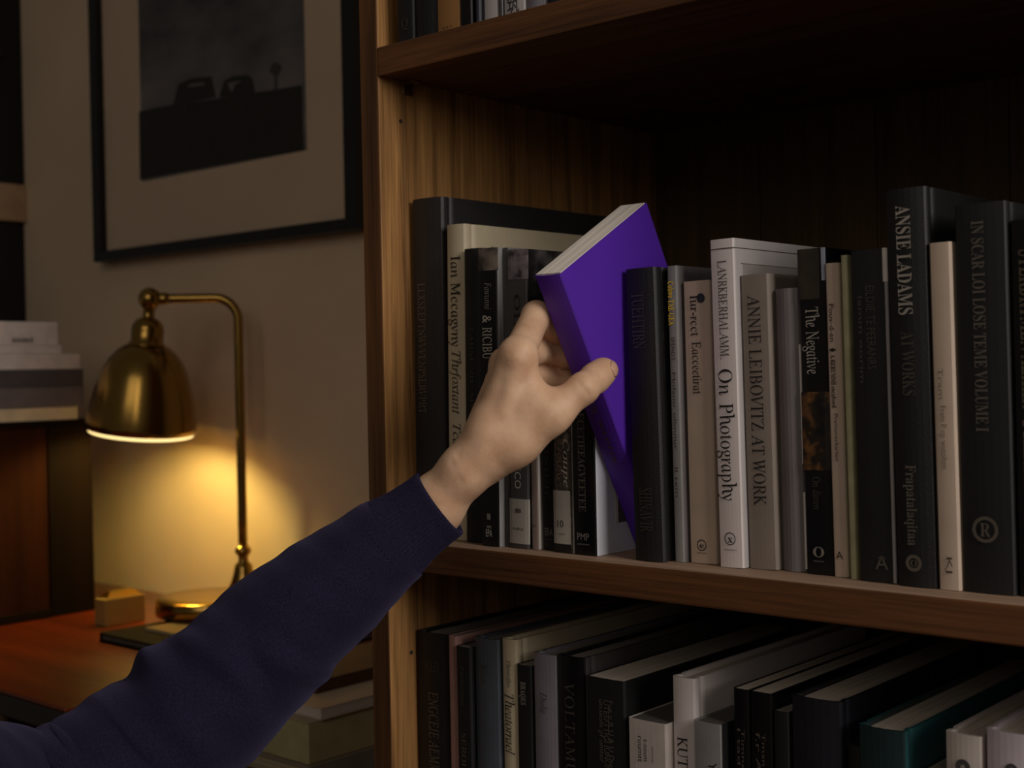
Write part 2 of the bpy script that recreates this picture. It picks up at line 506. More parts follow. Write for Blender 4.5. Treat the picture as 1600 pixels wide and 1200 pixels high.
mb('thin pale brown paperback with a white right edge, under the hand', 0.1278, 0.0070, 0.1711, 0.0000, 0.020, 0.150, cover=K('pale_brown_cover', (150, 132, 122), .5, scale=30, var=.15), kind='p', side=EDGEW,
   texts=[('v', 'xr', .55, .5, .4, 0, INK_B), ('u', 'xr', .9, .5, .4, 0, INK_B)])
mb('slim black paperback with dim lettering and white emblem, left of the collage spine', 0.1360, 0.0126, 0.1755, 0.0000, 0.022, 0.150, cover=BLK_M, kind='p',
   texts=[('EMINIUIE', 'r', .50, .80, .34, 0, FOIL_F), ('ERA', 'xs', .925, .55, .42, .1, FOIL_M, 'emblem'), ('mm', 'xs', .955, .5, .1, .1, FOIL_D)])
mb('paperback with mottled collage spine and pale label numbered 10', 0.1502, 0.0165, 0.1748, 0.0000, 0.018, 0.150, cover=PHOTO_B, kind='p', side=EDGEW,
   bands=[(.755, .965, LABELG, -1, .8, 'spine_label'), (.968, 1.0, BLK_M, -1, .8)],
   texts=[('ter QI Qeiei', 'r', .36, .70, .36, -.1, K('red_brown_print', (120, 86, 74), .6)), ('Coupe', 'i', .55, .74, .3, .55, FOIL), ('10', 'xs', .885, .34, .30, -.2, INK, 'emblem'), ('mmm', 'xs', .925, .34, .08, -.1, INK)])
mb('black book with white front cover and small bold lettering, left of the purple book', 0.1682, 0.0204, 0.1693, -0.0020, 0.0165, 0.150, cover=BLK_G, kind='p', side=K('cool_white_cover', (196, 196, 204), .4, var=.06), left=BLK_G, marks=[(.50, .88, .022, .0235, CREAM), (.50, .88, .025, .12, K('print_olive', (78, 72, 64), .5)), (.875, .88, .0235, .12, CREAM)],
   texts=[('BILECETIEEAGVEETEE', 'b', .36, .825, .30, -.05, FOIL_D), ('PMP', 'xs', .925, .5, .24, -.05, FOIL_M, 'emblem'), ('mmmm', 'xs', .955, .5, .07, -.05, FOIL_M)])
mb('thick black hardback leaning right of the purple book, embossed dim title', 0.2186, 0.0240, 0.1915, -0.0200, 0.017, 0.150, cover=BLK, kind='h',
   texts=[('TUEHTIRN', 'r', .083, .275, .40, -.05, FOIL_F), ('SHINAVIR', 'r', .75, .90, .42, .05, FOIL_F)])
mb('thin grey book with small yellow lettering on its spine', 0.2452, 0.0080, 0.1922, -0.0120, 0.026, 0.150, cover=SILV, kind='p', side=GREY,
   texts=[('Cohwe TAE GEA', 'b', .052, .20, .58, -.1, GOLD), ('SPENDT', 's', .24, .32, .36, 0, INK_B), ('Mnfamr ollmnur', 's', .36, .62, .32, 0, INK_B), ('ll tem', 's', .68, .78, .3, 0, INK_B)])
mb('beige paperback with spaced dark lettering and a dark oval, left of the tall white paperback', 0.2550, 0.0200, 0.1816, -0.0110, 0.029, 0.140, cover=BEIGE, kind='p',
   texts=[('Iur-rcct', 'r', .05, .195, .34, -.05, INK), ('Eacceetirat', 'r', .215, .40, .34, .0, INK), ('', 'ring', .062, .0030, .98, .42, K('blue_black_print', (40, 44, 50), .6)), ('', 'ring', .935, .0036, .16, .0, INK), ('e', 'xb', .935, .16, .16, 0, INK, 'emblem'), ('mmmm', 'xs', .962, .36, .06, 0, INK)])
mb('tall white paperback titled On Photography with a round emblem', 0.2806, 0.0180, 0.2062, -0.0170, 0.024, 0.150, cover=WHITE, kind='p', pages=PAGE, side=GREYW, marks=[(.028, .0305, .001, .14, INK_B), (.075, .077, .008, .14, INK_B), (.077, .9, .010, .14, K('print_taupe', (150, 142, 138), .45))],
   bands=[(.028, .0305, INK_B, -1, 1, 'spine_line')],
   texts=[('LANRKBERHALAMM.', 'r', .065, .365, .36, .05, INK_B), ('On', 'r', .396, .475, .56, .05, INK), ('Photography', 'r', .50, .795, .56, .05, INK), ('', 'ring', .912, .0040, .14, 0, INK), ('x', 'xb', .912, .2, .26, 0, INK, 'emblem'), ('mmmmmm', 'xs', .945, .5, .07, 0, INK_B)])
mb('taupe paperback titled in tall dark capitals ending AT WORK', 0.2992, 0.0200, 0.1830, -0.0178, 0.029, 0.145, cover=TAUPE, kind='p',
   texts=[('ANNIE LEIBOVITZ AT WORK', 'r', .07, .785, .44, .0, INK)])
mb('plain grey hardback with no title beside the taupe paperback', 0.3200, 0.0172, 0.1733, -0.0150, 0.031, 0.140, cover=GREY, kind='h', side=BLK_M, bulge=0.003,
   bands=[(.20, .62, EDGEW, .9, 1, 'white_edge'), (.72, .99, EDGEW, .9, 1, 'white_edge')])
mb('black paperback titled The Negative with a dark painting on its spine', 0.3385, 0.0184, 0.1962, -0.0130, 0.030, 0.145, cover=BLK_G, kind='p', side=BLK_G,
   bands=[(0.0, .155, PHOTO_O, -1, .55), (0.0, .10, K('pale_blue_highlight', (150, 154, 168), .3), .72, .95), (.44, .68, PHOTO_C)],  # the pale blue stripe is a highlight painted near the spine's right edge
   texts=[('The Negative', 'r', .18, .385, .46, .0, K('foil_soft2', (165, 158, 147), .4)), ('On dimm', 'r', .70, .80, .3, 0, FOIL_F), ('O', 'xb', .93, .4, .34, 0, FOIL_M, 'emblem'), ('mmm', 'xs', .958, .36, .06, 0, FOIL_M)])
mb('thin cream booklet with a column of small dark print and a dark diamond', 0.3574, 0.0090, 0.1865, -0.0150, 0.029, 0.135, cover=BEIGE, kind='p', side=CREAM,
   texts=[('Pouv-d-en', 's', .13, .25, .34, -.1, INK), ('\u2666 A-RERUMMI enculvord', 'b', .27, .46, .34, -.1, INK), ('Premuneckarten', 's', .48, .63, .28, .1, INK_B), ('A', 'xs', .93, .5, .5, 0, INK, 'emblem')])
mb('very thin pale green booklet between the cream booklet and a black book', 0.3696, 0.0046, 0.1904, -0.0160, 0.026, 0.140, cover=K('green_cream_cover', (150, 146, 112), .5, scale=60, var=.2), kind='p')
mb('black book with a white right edge, left of the tallest black book', 0.3765, 0.0226, 0.1923, -0.0150, 0.024, 0.150, cover=BLK_M, kind='p', side=BLK_G,
   bands=[(0.0, .10, EDGEW, .78, 1, 'white_edge'), (.10, 1.0, K('grey_edge', (160, 156, 156), .5), .86, 1, 'white_edge')],
   texts=[('EILDIIE TE PEERANRS', 's', .11, .36, .24, .1, FOIL_F), ('lamm oorim', 's', .14, .40, .13, -.45, FOIL_F), ('A', 'xs', .94, .36, .36, .3, FOIL_D, 'emblem'), ('mm', 'xs', .925, .2, .1, .3, FOIL_D)])
mb('tallest black book titled ANSIE LADAMS in pale capitals', 0.4010, 0.0240, 0.2247, -0.0160, 0.020, 0.170, cover=BLK, kind='h',
   texts=[('ANSIE LADAMS', 'b', .043, .317, .36, -.05, K('foil_soft', (150, 143, 132), .4)), ('AT WORKS', 'b', .36, .52, .32, .0, FOIL_F), ('Frapatalaqitaa', 'b', .694, .896, .26, -.05, FOIL_D), ('', 'ring', .94, .0048, .42, -.05, FOIL_D), ('O', 'xb', .94, .16, .16, -.05, FOIL_D, 'emblem')])
mb('beige paperback between two tall black books at the right', 0.4258, 0.0126, 0.1928, -0.0155, 0.021, 0.140, cover=BEIGE, kind='p',
   texts=[('Tram', 's', .36, .45, .24, -.2, K('ink_pale', (130, 112, 98), .6)), ('Fram P op wutolten', 's', .47, .65, .28, -.05, K('ink_pale', (130, 112, 98), .6)), ('KJ', 's', .905, .95, .26, .1, INK_B, 'emblem')])
mb('wide black book lettered IN SCAR LOI LOSE TEME with a ringed R emblem', 0.4392, 0.0288, 0.2124, -0.0110, 0.022, 0.160, cover=BLK_M, kind='h', bulge=0.001,
   texts=[('IN SCAR LOI LOSE TEME VOLUME I', 'b', .045, .585, .24, -.05, FOIL_D), ('', 'ring', .836, .0072, .26, -.05, FOIL_D), ('R', 'xb', .836, .2, .26, -.05, FOIL_D, 'emblem')])
mb('dark book with mottled ornamental lettering at the right edge', 0.4688, 0.0202, 0.2017, -0.0100, 0.024, 0.160, cover=BLK_G, kind='p',
   texts=[('STERBRYMEN AEHIIR', 'b', .08, .50, .8, .3, K('olive_gold_print', (72, 64, 48), .5)), ('OKELLNA', 'b', .52, .78, .8, .3, K('rose_print', (76, 62, 56), .5))])
for k, (lab, mt, hh, th) in enumerate([('plain black hardback beyond the ornamental book', BLK, .21, .03), ('grey hardback beyond the ornamental book', GREY, .19, .026)]):
    mb(lab, 0.4905 + k * 0.033, th, hh, -0.008, 0.024, 0.15, cover=mt, kind='h')

# ---- the purple book, tipped out of its row
PUR = K('purple_cover', (82, 37, 164), 0.5, var=0.03, spec=0.35)
X0, X1 = 0.1899, 0.2119
pb_root = make_book('violet paperback tipped out of the row, held by the hand', X0, X1 - X0, 0.2125, 0.0, 0.0, 0.107, 0.0, G1, PUR, kind='p', pages=pages_mat('purple_book_pages', (252, 242, 228), 0, 700), bulge=0.0012, flush=True,
    texts=[('BERCETH', 'b', .385, .475, .22, -.05, FOIL_D), ('IIILDTTR', 'b', .50, .66, .14, .1, K('gold_faint', (92, 70, 52), .4))])
pb_root.location = ((X0 + X1) / 2, 0.0580, ZM + 0.0004)
pb_root.rotation_euler = (math.radians(29.2), 0, 0)

# ---- lower shelf
lb = lambda label, x0, th, h, y, D, **k: make_book(label, x0, th, h, 0.0, y, D, ZL, G2, **k)
GB = K('slate_blue_cover', (72, 78, 86), .4)
PINK = K('dusty_pink_cover', (168, 128, 118), .5)
LAV = K('lavender_grey_cover', (126, 120, 128), .4)
LILAC = K('lilac_white_cover', (196, 184, 190), .5, scale=30, var=.12)
WARMW = K('worn_white_cover', (190, 180, 172), .5, scale=30, var=.14)
NAVY = K('dark_navy_cover', (26, 27, 35), .45)
TEAL = K('dark_teal_cover', (26, 46, 48), .4)
TEAL_S = K('teal_cover', (40, 84, 86), .4)
lb('thick black hardback at the left end of the lower shelf', 0.0012, 0.0350, .2986, .026, .24, cover=BLK, kind='h',
   texts=[('NIEFI', 'xr', .085, .42, .22, .1, FOIL_F), ('ENGCEJE AEMMPTA ATENE', 'r', .15, .50, .30, .15, FOIL_D)])
lb('thin dusty pink hardback beside the black one on the lower shelf', 0.0374, 0.0085, .2992, .026, .24, cover=PINK, kind='p')
lb('short narrow black book beside the pink hardback', 0.0470, 0.0150, .2929, .024, .22, cover=BLK_M, kind='p',
   texts=[('Faromonda', 'i', .05, .15, .28, 0, FOIL_F), ('SEROI AVM IN NXI', 'r', .22, .48, .3, 0, FOIL_D)])
lb('slate blue hardback on the lower shelf', 0.0632, 0.0240, .3012, .026, .25, cover=GB, kind='h', texts=[('Exa', 'i', .06, .11, .3, -.1, FOIL_F)])
lb('cream hardback with dark script title on the lower shelf', 0.0893, 0.0145, .3029, .028, .235, cover=CREAM, kind='h', pages=PAGE,
   texts=[('Thristoffas', 'i', .05, .115, .26, .1, INK), ('Theatorrael', 'i', .13, .275, .6, .1, INK)])
lb('short slim black book lettered BRAQES right of the cream one', 0.1046, 0.0145, .2864, .027, .22, cover=BLK_M, kind='p', texts=[('BRAQES', 'b', .042, .10, .34, 0, FOIL_M)])
lb('lavender grey hardback on the lower shelf', 0.1208, 0.0216, .2968, .026, .25, cover=LAV, kind='h', side=K('dim_grey', (76, 74, 78), .4), texts=[('Dula', 'i', .09, .14, .28, 0, GREY_D)])
lb('black hardback right of the lavender one', 0.1430, 0.0250, .2983, .026, .25, cover=BLK_G, kind='h', side=GREY_D, texts=[('VOLTAMUS', 'r', .06, .30, .34, 0, FOIL_F)])
lb('wide black book with open pale pages on top and two lines of small print', 0.1712, 0.0325, .2879, .024, .23, cover=BLK_M, kind='p', pages=PAGE,
   texts=[('Fue u R U & U Dumttr', 's', .05, .24, .12, .35, FOIL_D), ('UTESFTTIGI IUNUIP', 's', .05, .22, .14, .1, FOIL_D), ('unuaoln pf umtor', 's', .05, .20, .12, -.15, FOIL_D)])
lb('short pale book with three lines of small print left of the white hardback', 0.2075, 0.0310, .2652, .022, .21, cover=WARMW, kind='p', pages=PAGE_D,
   texts=[('ruumtt', 's', .04, .105, .12, -.3, INK), ('t-ooum', 's', .045, .10, .12, .0, INK), ('mmnn', 's', .06, .10, .06, .35, INK_B)])
lb('bright white hardback standing tall in the lower row', 0.2392, 0.0175, .2962, .028, .24, cover=WHITE, kind='h', pages=PAGE, texts=[('KUT & T', 'r', .13, .26, .44, 0, INK)])
lb('short grey book right of the white hardback', 0.2600, 0.0210, .2718, .022, .22, cover=SILV, kind='p', pages=PAGE_D, side=BLK_M, texts=[('Y', 's', .09, .11, .3, .4, INK)])
lb('black paperback with pale page tops, first of the twin pair', 0.2861, 0.0118, .2954, .028, .23, cover=BLK_G, kind='p', pages=PAGE,
   texts=[('Timnec d ln', 's', .085, .25, .2, .3, FOIL_D), ('I tad Cu', 's', .085, .23, .2, -.2, FOIL_D)])
lb('black paperback with pale page tops, second of the twin pair', 0.2984, 0.0157, .2954, .028, .23, cover=BLK_G, kind='p', pages=PAGE,
   texts=[('Tmsn at 16.4', 's', .085, .25, .16, .3, FOIL_D), ('f.r Atian', 's', .085, .24, .2, -.2, FOIL_D)])
lb('narrow matt black book right of the twin black paperbacks', 0.3150, 0.0110, .2858, .028, .22, cover=BLK_M, kind='p')
lb('thick dark navy hardback with dusty page top', 0.3276, 0.0335, .2972, .026, .24, cover=NAVY, kind='h', pages=PAGE)
lb('black hardback sunk behind the navy one', 0.3622, 0.0108, .272, .032, .22, cover=BLK_M, kind='h')
lb('dark teal hardback with a lighter teal side', 0.3740, 0.0290, .2875, .022, .24, cover=TEAL, kind='h', side=TEAL_S, pages=PAGE)
lb('low black book between the teal and the worn white book', 0.4042, 0.0215, .262, .026, .21, cover=BLK_M, kind='p')
lb('worn white book with scuffed spine near the lower right corner', 0.4268, 0.0210, .2925, .022, .23, cover=WARMW, kind='h', pages=PAGE, texts=[('', 'ring', .060, .0042, .7, .05, GREY_D)])
lb('lilac white book at the lower right corner', 0.4498, 0.0250, .2977, .022, .23, cover=LILAC, kind='h', pages=PAGE, texts=[('', 'ring', .066, .0036, .6, .2, GREY_D)])
for k, (lab, mt) in enumerate([('black hardback past the lilac white book', BLK), ('grey hardback past the lilac white book', GREY)]):
    lb(lab, 0.478 + 0.028 * k, 0.025, .28, .024, .22, cover=mt, kind='h')

# ---- upper shelf
ub = lambda label, x0, th, h, **k: make_book(label, x0, th, h, 0.0, 0.008, .16, ZU, G3, **k)
ub('black book with a dim emblem at the left end of the upper shelf', 0.0140, 0.0178, .22, cover=BLK_M, kind='p', texts=[('Q', 'xr', .93, .4, .4, .1, FOIL_F, 'emblem')])
ub('black book second from the left on the upper shelf', 0.0322, 0.0232, .23, cover=BLK, kind='h')
ub('tan paperback on the upper shelf', 0.0560, 0.0230, .21, cover=TAN, kind='p', texts=[('m', 'xs', .98, .4, .08, 0, INK_B)])
ub('narrow black book on the upper shelf right of the tan one', 0.0793, 0.0122, .24, cover=BLK_G, kind='p')
ub('glossy dark blue book on the upper shelf', 0.0918, 0.0104, .24, cover=K('dark_blue_gloss', (52, 52, 66), .25), kind='p', bulge=0.003)
ub('pale paperback on the upper shelf, left of a thin grey one', 0.1026, 0.0136, .21, cover=GREYW, kind='p')
ub('thin grey booklet on the upper shelf', 0.1165, 0.0046, .22, cover=GREY_D, kind='p')
ub('white book with a black character on the upper shelf', 0.1213, 0.0200, .23, cover=GREYW, kind='p', texts=[('\u7b51', 'xs', .965, .55, .5, .0, INK, 'emblem')])
ub('pale lilac book on the upper shelf', 0.1416, 0.0180, .23, cover=LAV, kind='h')
ub('dark book at the right of the visible upper row', 0.1600, 0.0150, .22, cover=NAVY, kind='h')

# ------------------------------------------------------------------ hand and arm
def surface_nets(f, lo, h):
    nx, ny, nz = f.shape
    s = f < 0
    cell = np.zeros((nx - 1, ny - 1, nz - 1), np.int16)
    for dx in (0, 1):
        for dy in (0, 1):
            for dz in (0, 1): cell += s[dx:nx - 1 + dx, dy:ny - 1 + dy, dz:nz - 1 + dz]
    act = (cell > 0) & (cell < 8)
    ci = np.argwhere(act)
    acc = np.zeros((len(ci), 3)); cnt = np.zeros(len(ci))
    corners = [(0, 0, 0), (1, 0, 0), (0, 1, 0), (1, 1, 0), (0, 0, 1), (1, 0, 1), (0, 1, 1), (1, 1, 1)]
    for a in range(8):
        for b in range(a + 1, 8):
            ca, cb = np.array(corners[a]), np.array(corners[b])
            if abs(ca - cb).sum() != 1: continue
            ia, ib = ci + ca, ci + cb
            fa = f[ia[:, 0], ia[:, 1], ia[:, 2]]; fb = f[ib[:, 0], ib[:, 1], ib[:, 2]]
            mk = (fa < 0) != (fb < 0)
            t = np.where(mk, fa / np.where(mk, fa - fb, 1), 0)
            acc += np.where(mk[:, None], ca + (cb - ca) * t[:, None], 0); cnt += mk
    v = lo + (ci + acc / cnt[:, None]) * h
    idx = -np.ones(act.shape, np.int64); idx[act] = np.arange(len(ci))
    faces = []
    for ax in range(3):
        sl0 = [slice(None)] * 3; sl1 = [slice(None)] * 3
        sl0[ax] = slice(0, -1); sl1[ax] = slice(1, None)
        ch = s[tuple(sl0)] != s[tuple(sl1)]
        e = np.argwhere(ch)
        o1, o2 = [(1, 2), (2, 0), (0, 1)][ax]
        e = e[(e[:, o1] > 0) & (e[:, o2] > 0) & (e[:, o1] < act.shape[o1]) & (e[:, o2] < act.shape[o2])]
        d1 = np.zeros(3, int); d1[o1] = 1
        d2 = np.zeros(3, int); d2[o2] = 1
        q = np.stack([idx[tuple((e - d1 - d2).T)], idx[tuple((e - d2).T)], idx[tuple(e.T)], idx[tuple((e - d1).T)]], 1)
        inside = s[tuple(e.T)]
        q = np.where(inside[:, None], q, q[:, ::-1])
        faces.append(q)
    return v, np.concatenate(faces)

def cone_d(P, a, ra, b, rb):
    ba = b - a
    L2 = (ba * ba).sum()
    t = np.clip(((P - a) @ ba) / L2, 0, 1)
    d = np.linalg.norm(P - a - t[..., None] * ba, axis=-1)
    return d - (ra + (rb - ra) * t)

def smin(a, b, k):
    h = np.clip(0.5 + 0.5 * (b - a) / k, 0, 1)
    return b + (a - b) * h - k * h * (1 - h)

J = lambda x, y, t: at(x, y, t)
HAND = dict(
    fore0=J(560, 880, .838), fore1=J(676, 793, .836),
    wristA=J(729, 733, .826), wristB=J(723, 736, .852),
    iB=J(757, 698, .823), iM=J(809, 556, .816), iP=J(838, 493, .8572),
    mB=J(747, 701, .836), mM=J(790, 570, .832),
    rB=J(741, 707, .850), rM=J(783, 596, .850),
    pB=J(738, 712, .860), pM=J(777, 628, .868),
    cmc=J(768, 706, .823), thM=J(862, 646, .8155),
    thI=on_x(911, 607, .2248), thT=on_x(944, 579, .2226),
    web=J(828, 630, .818), then=J(802, 688, .822), then2=J(765, 722, .836), palm=J(800, 650, .848),
)
def build_hand():
    H = HAND
    vox = 0.0012
    pts = np.array(list(H.values()))
    lo = pts.min(0) - 0.05; hi = pts.max(0) + 0.045
    lo[2] = min(lo[2], H['fore0'][2] - .04)
    n = np.ceil((hi - lo) / vox).astype(int)
    g = np.stack(np.meshgrid(*[lo[i] + np.arange(n[i]) * vox for i in range(3)], indexing='ij'), -1).astype(np.float32)
    A = lambda v: np.asarray(v, np.float32)
    c = lambda a, ra, b, rb: cone_d(g, A(H[a] if isinstance(a, str) else a), ra, A(H[b] if isinstance(b, str) else b), rb)
    # forearm and wrist: two parallel bones give the oval section
    d = c('fore0', .025, 'fore1', .0178)
    d = smin(d, c('fore1', .0175, 'wristA', .0152), .010)
    d = smin(d, c(H['fore1'] + FWD * .012, .0160, 'wristB', .0146), .010)
    # back of the hand
    d = smin(d, c('wristA', .0148, 'iB', .0142), .010)
    d = smin(d, c('iB', .0142, 'iM', .0108), .007)
    d = smin(d, c('mB', .0126, 'mM', .0104), .006)
    d = smin(d, c('rB', .0108, 'rM', .0096), .006)
    d = smin(d, c('pB', .0100, 'pM', .0096), .006)
    # thenar side, web
    d = smin(d, c('cmc', .0140, 'then', .0122), .010)
    d = smin(d, c('then', .0124, 'thM', .0104), .010)
    d = smin(d, c(H['then'] * .5 + H['thM'] * .5, .0110, 'web', .0095), .012)
    d = smin(d, c(J(775, 672, .8215), .0120, 'web', .0100), .012)
    d = smin(d, c(J(775, 672, .8215), .0120, 'then', .0118), .012)
    d = smin(d, c('then2', .0120, 'then', .0116), .010)
    d = smin(d, c('web', .0090, 'iM', .0092), .010)
    d = smin(d, c('web', .0090, 'thM', .0098), .009)
    d = smin(d, c('palm', .0130, 'web', .0080), .010)
    d = smin(d, c('palm', .0130, 'then', .0120), .010)
    # thumb
    th = c('thM', .0110, 'thI', .0096)
    th = smin(th, c('thI', .0097, 'thT', .0080), .004)
    th = smin(th, c(H['thI'] * .42 + H['thT'] * .58, .0097, H['thT'] * .85 + H['thI'] * .15, .0088), .004)
    d = smin(d, th, .007)
    # knuckles and tendons
    cam_dir = -FWD
    ramp = lambda a, b, f: H[a] * (1 - f) + H[b] * f
    def ridge(p, r0, q_, r1, k):
        nonlocal d
        d = smin(d, c(p, r0, q_, r1), k)
    def valley(p, q_, r, depth):
        nonlocal d
        pa, qa = A(p), A(q_)
        ba = qa - pa
        t = np.clip(((g - pa) @ ba) / (ba * ba).sum(), 0, 1)
        dist = np.linalg.norm(g - pa - t[..., None] * ba, axis=-1)
        d = d + depth * np.exp(-(dist / r) ** 2)
    # index and middle extensor tendons
    ridge(J(789, 642, .8085), .0030, J(811, 566, .8075), .0040, .006)
    ridge(J(770, 612, .8225), .0026, J(792, 558, .8195), .0034, .004)
    ridge(J(748, 676, .8205), .0022, J(770, 612, .8225), .0026, .005)
    ridge(J(816, 548, .8100), .0042, J(808, 557, .8090), .0042, .008)
    valley(J(783, 608, .8170), J(800, 570, .8120), .0040, .0042)
    valley(J(764, 658, .8160), J(783, 608, .8170), .0052, .0034)
    valley(J(756, 628, .836), J(774, 568, .832), .0045, .0032)
    valley(J(832, 640, .8085), J(818, 600, .8085), .0070, .0008)
    # fingers wrap round to the far cover of the purple book
    LX = 0.1889
    def finger(mcp, pip, dip, tip, r0, r1, r2, r3):
        f = c(mcp, r0, pip, r1)
        f = smin(f, c(pip, r1, dip, r2), .0035)
        f = smin(f, c(dip, r2, tip, r3), .003)
        return f
    I = finger('iM', 'iP', np.array([LX - .0092, -.0130, 1.1030]), np.array([LX - .0084, .0030, 1.0970]), .0104, .0093, .0086, .0076)
    M = finger('mM', J(846, 544, .876), np.array([.1768, .0008, 1.0857]), np.array([LX - .0086, .0078, 1.0835]), .0104, .0092, .0086, .0076)
    Rg = finger('rM', J(849, 589, .883), np.array([.1755, .0030, 1.0675]), np.array([LX - .0084, .0082, 1.0655]), .0098, .0086, .0082, .0074)
    Pk = finger('pM', J(842, 618, .887), np.array([.1700, .0030, 1.0590]), np.array([LX - .0120, .0075, 1.0585]), .0090, .0076, .0070, .0064)
    fing = np.minimum(np.minimum(I, M), np.minimum(Rg, Pk))
    d = smin(d, fing, .004)
    # skin folds: thumb joint, index joint, wrist
    thd = (H['thT'] - H['thI']); thd /= np.linalg.norm(thd)
    thn = np.cross(thd, FWD); thn /= np.linalg.norm(thn)
    for s_, dp, hl in ((-.0030, .0005, .004), (-.0002, .0008, .006), (.0022, .0005, .004)):
        p = H['thI'] + thd * s_ + cam_dir * .0096
        valley(p - thn * hl, p + thn * hl, .0010, dp)
    for s_, dp in ((.30, .0004), (.38, .0006)):
        p = ramp('iM', 'iP', s_ - .2) + cam_dir * .0110 - RIGHT * .003
        valley(p - RIGHT * .004 - UP * .002, p + RIGHT * .003 + UP * .001, .0011, dp)
    for (xa, ya), (xb, yb), dp in (((706, 722), (722, 752), .0005), ((716, 712), (734, 742), .0004)):
        valley(J(xa, ya, .812), J(xb, yb, .811), .0016, dp)
    v, q = surface_nets(d, lo, vox)
    # a little relaxation
    me = np.concatenate([q[:, [0, 1]], q[:, [1, 2]], q[:, [2, 3]], q[:, [3, 0]]])
    for _ in range(2):
        sm = np.zeros_like(v); ct = np.zeros(len(v))
        np.add.at(sm, me[:, 0], v[me[:, 1]]); np.add.at(ct, me[:, 0], 1)
        np.add.at(sm, me[:, 1], v[me[:, 0]]); np.add.at(ct, me[:, 1], 1)
        v = v * .45 + sm / ct[:, None] * .55
    return v, q

def skin_mat():
    mt, nt, b = nodes('skin')
    tc = nt.nodes.new('ShaderNodeTexCoord')
    n = nt.nodes.new('ShaderNodeTexNoise'); n.inputs['Scale'].default_value = 55; n.inputs['Detail'].default_value = 6
    link(nt, tc.outputs['Object'], n.inputs['Vector'])
    r = nt.nodes.new('ShaderNodeValToRGB'); e = r.color_ramp.elements
    e[0].position = .3; e[0].color = lin((196, 154, 122)) + (1,)
    e[1].position = .7; e[1].color = lin((222, 184, 150)) + (1,)
    link(nt, n.outputs['Fac'], r.inputs['Fac']); link(nt, r.outputs['Color'], b.inputs['Base Color'])
    b.inputs['Roughness'].default_value = .52
    b.inputs['Specular IOR Level'].default_value = .35
    b.inputs['Subsurface Weight'].default_value = .12
    b.inputs['Subsurface Radius'].default_value = (.006, .002, .001)
    b.inputs['Subsurface Scale'].default_value = 1.0
    vo = nt.nodes.new('ShaderNodeTexVoronoi'); vo.inputs['Scale'].default_value = 700
    link(nt, tc.outputs['Object'], vo.inputs['Vector'])
    n2 = nt.nodes.new('ShaderNodeTexNoise'); n2.inputs['Scale'].default_value = 240; n2.inputs['Detail'].default_value = 7; n2.inputs['Roughness'].default_value = .65; n2.inputs['Distortion'].default_value = 1.2
    link(nt, tc.outputs['Object'], n2.inputs['Vector'])
    ad = nt.nodes.new('ShaderNodeMath'); ad.operation = 'MULTIPLY_ADD'; ad.inputs[1].default_value = .25
    link(nt, vo.outputs['Distance'], ad.inputs[0]); link(nt, n2.outputs['Fac'], ad.inputs[2])
    bp = nt.nodes.new('ShaderNodeBump'); bp.inputs['Strength'].default_value = .22; bp.inputs['Distance'].default_value = .0007
    link(nt, ad.outputs[0], bp.inputs['Height']); link(nt, bp.outputs['Normal'], b.inputs['Normal'])
    return mt
hv, hq = build_hand()
person = mesh_obj('person', hv, hq, skin_mat(), smooth=True)
person['label'] = 'person reaching in from the left, bare hand gripping the violet paperback, navy knitted sleeve'
person['category'] = 'person'

# thumb nail, laid on the skin surface
from mathutils.bvhtree import BVHTree
tree = BVHTree.FromPolygons([tuple(p) for p in hv], [tuple(int(i) for i in f) for f in hq])
tT, tI = HAND['thT'], HAND['thI']
ax = Vector(tT - tI).normalized()
nrm = (Vector(RIGHT) * 0.60 - Vector(UP) * 0.12 - Vector(FWD) * 1.25)
nrm = (nrm - ax * nrm.dot(ax)).normalized()
sd = ax.cross(nrm)
vs, fs = [], []
NU, NV = 13, 11
for i in range(NU):
    for j in range(NV):
        u = i / (NU - 1) * 2 - 1; v = j / (NV - 1) * 2 - 1
        wd = .0050 * (1 - .55 * abs(u) ** 3.5 if u < 0 else 1 - .35 * abs(u) ** 4)
        p0 = Vector(tT) + ax * (.0006 + u * .0056) + sd * (v * wd)
        hit = tree.ray_cast(p0 + nrm * .03, -nrm)[0]
        k = (hit - p0).dot(nrm) if hit else .003
        p = p0 + nrm * max(k, .003)
        vs.append(p + nrm * (.0008 - .0006 * abs(v) ** 3 - .0005 * max(0, -u) ** 4))
for i in range(NU - 1):
    for j in range(NV - 1): fs.append((i * NV + j, (i + 1) * NV + j, (i + 1) * NV + j + 1, i * NV + j + 1))
nail = mesh_obj('thumbnail', vs, fs, plain('nail', (196, 154, 132), .25, var=.04), person, smooth=True)
md = nail.modifiers.new('thick', 'SOLIDIFY'); md.thickness = .0005; md.offset = 0

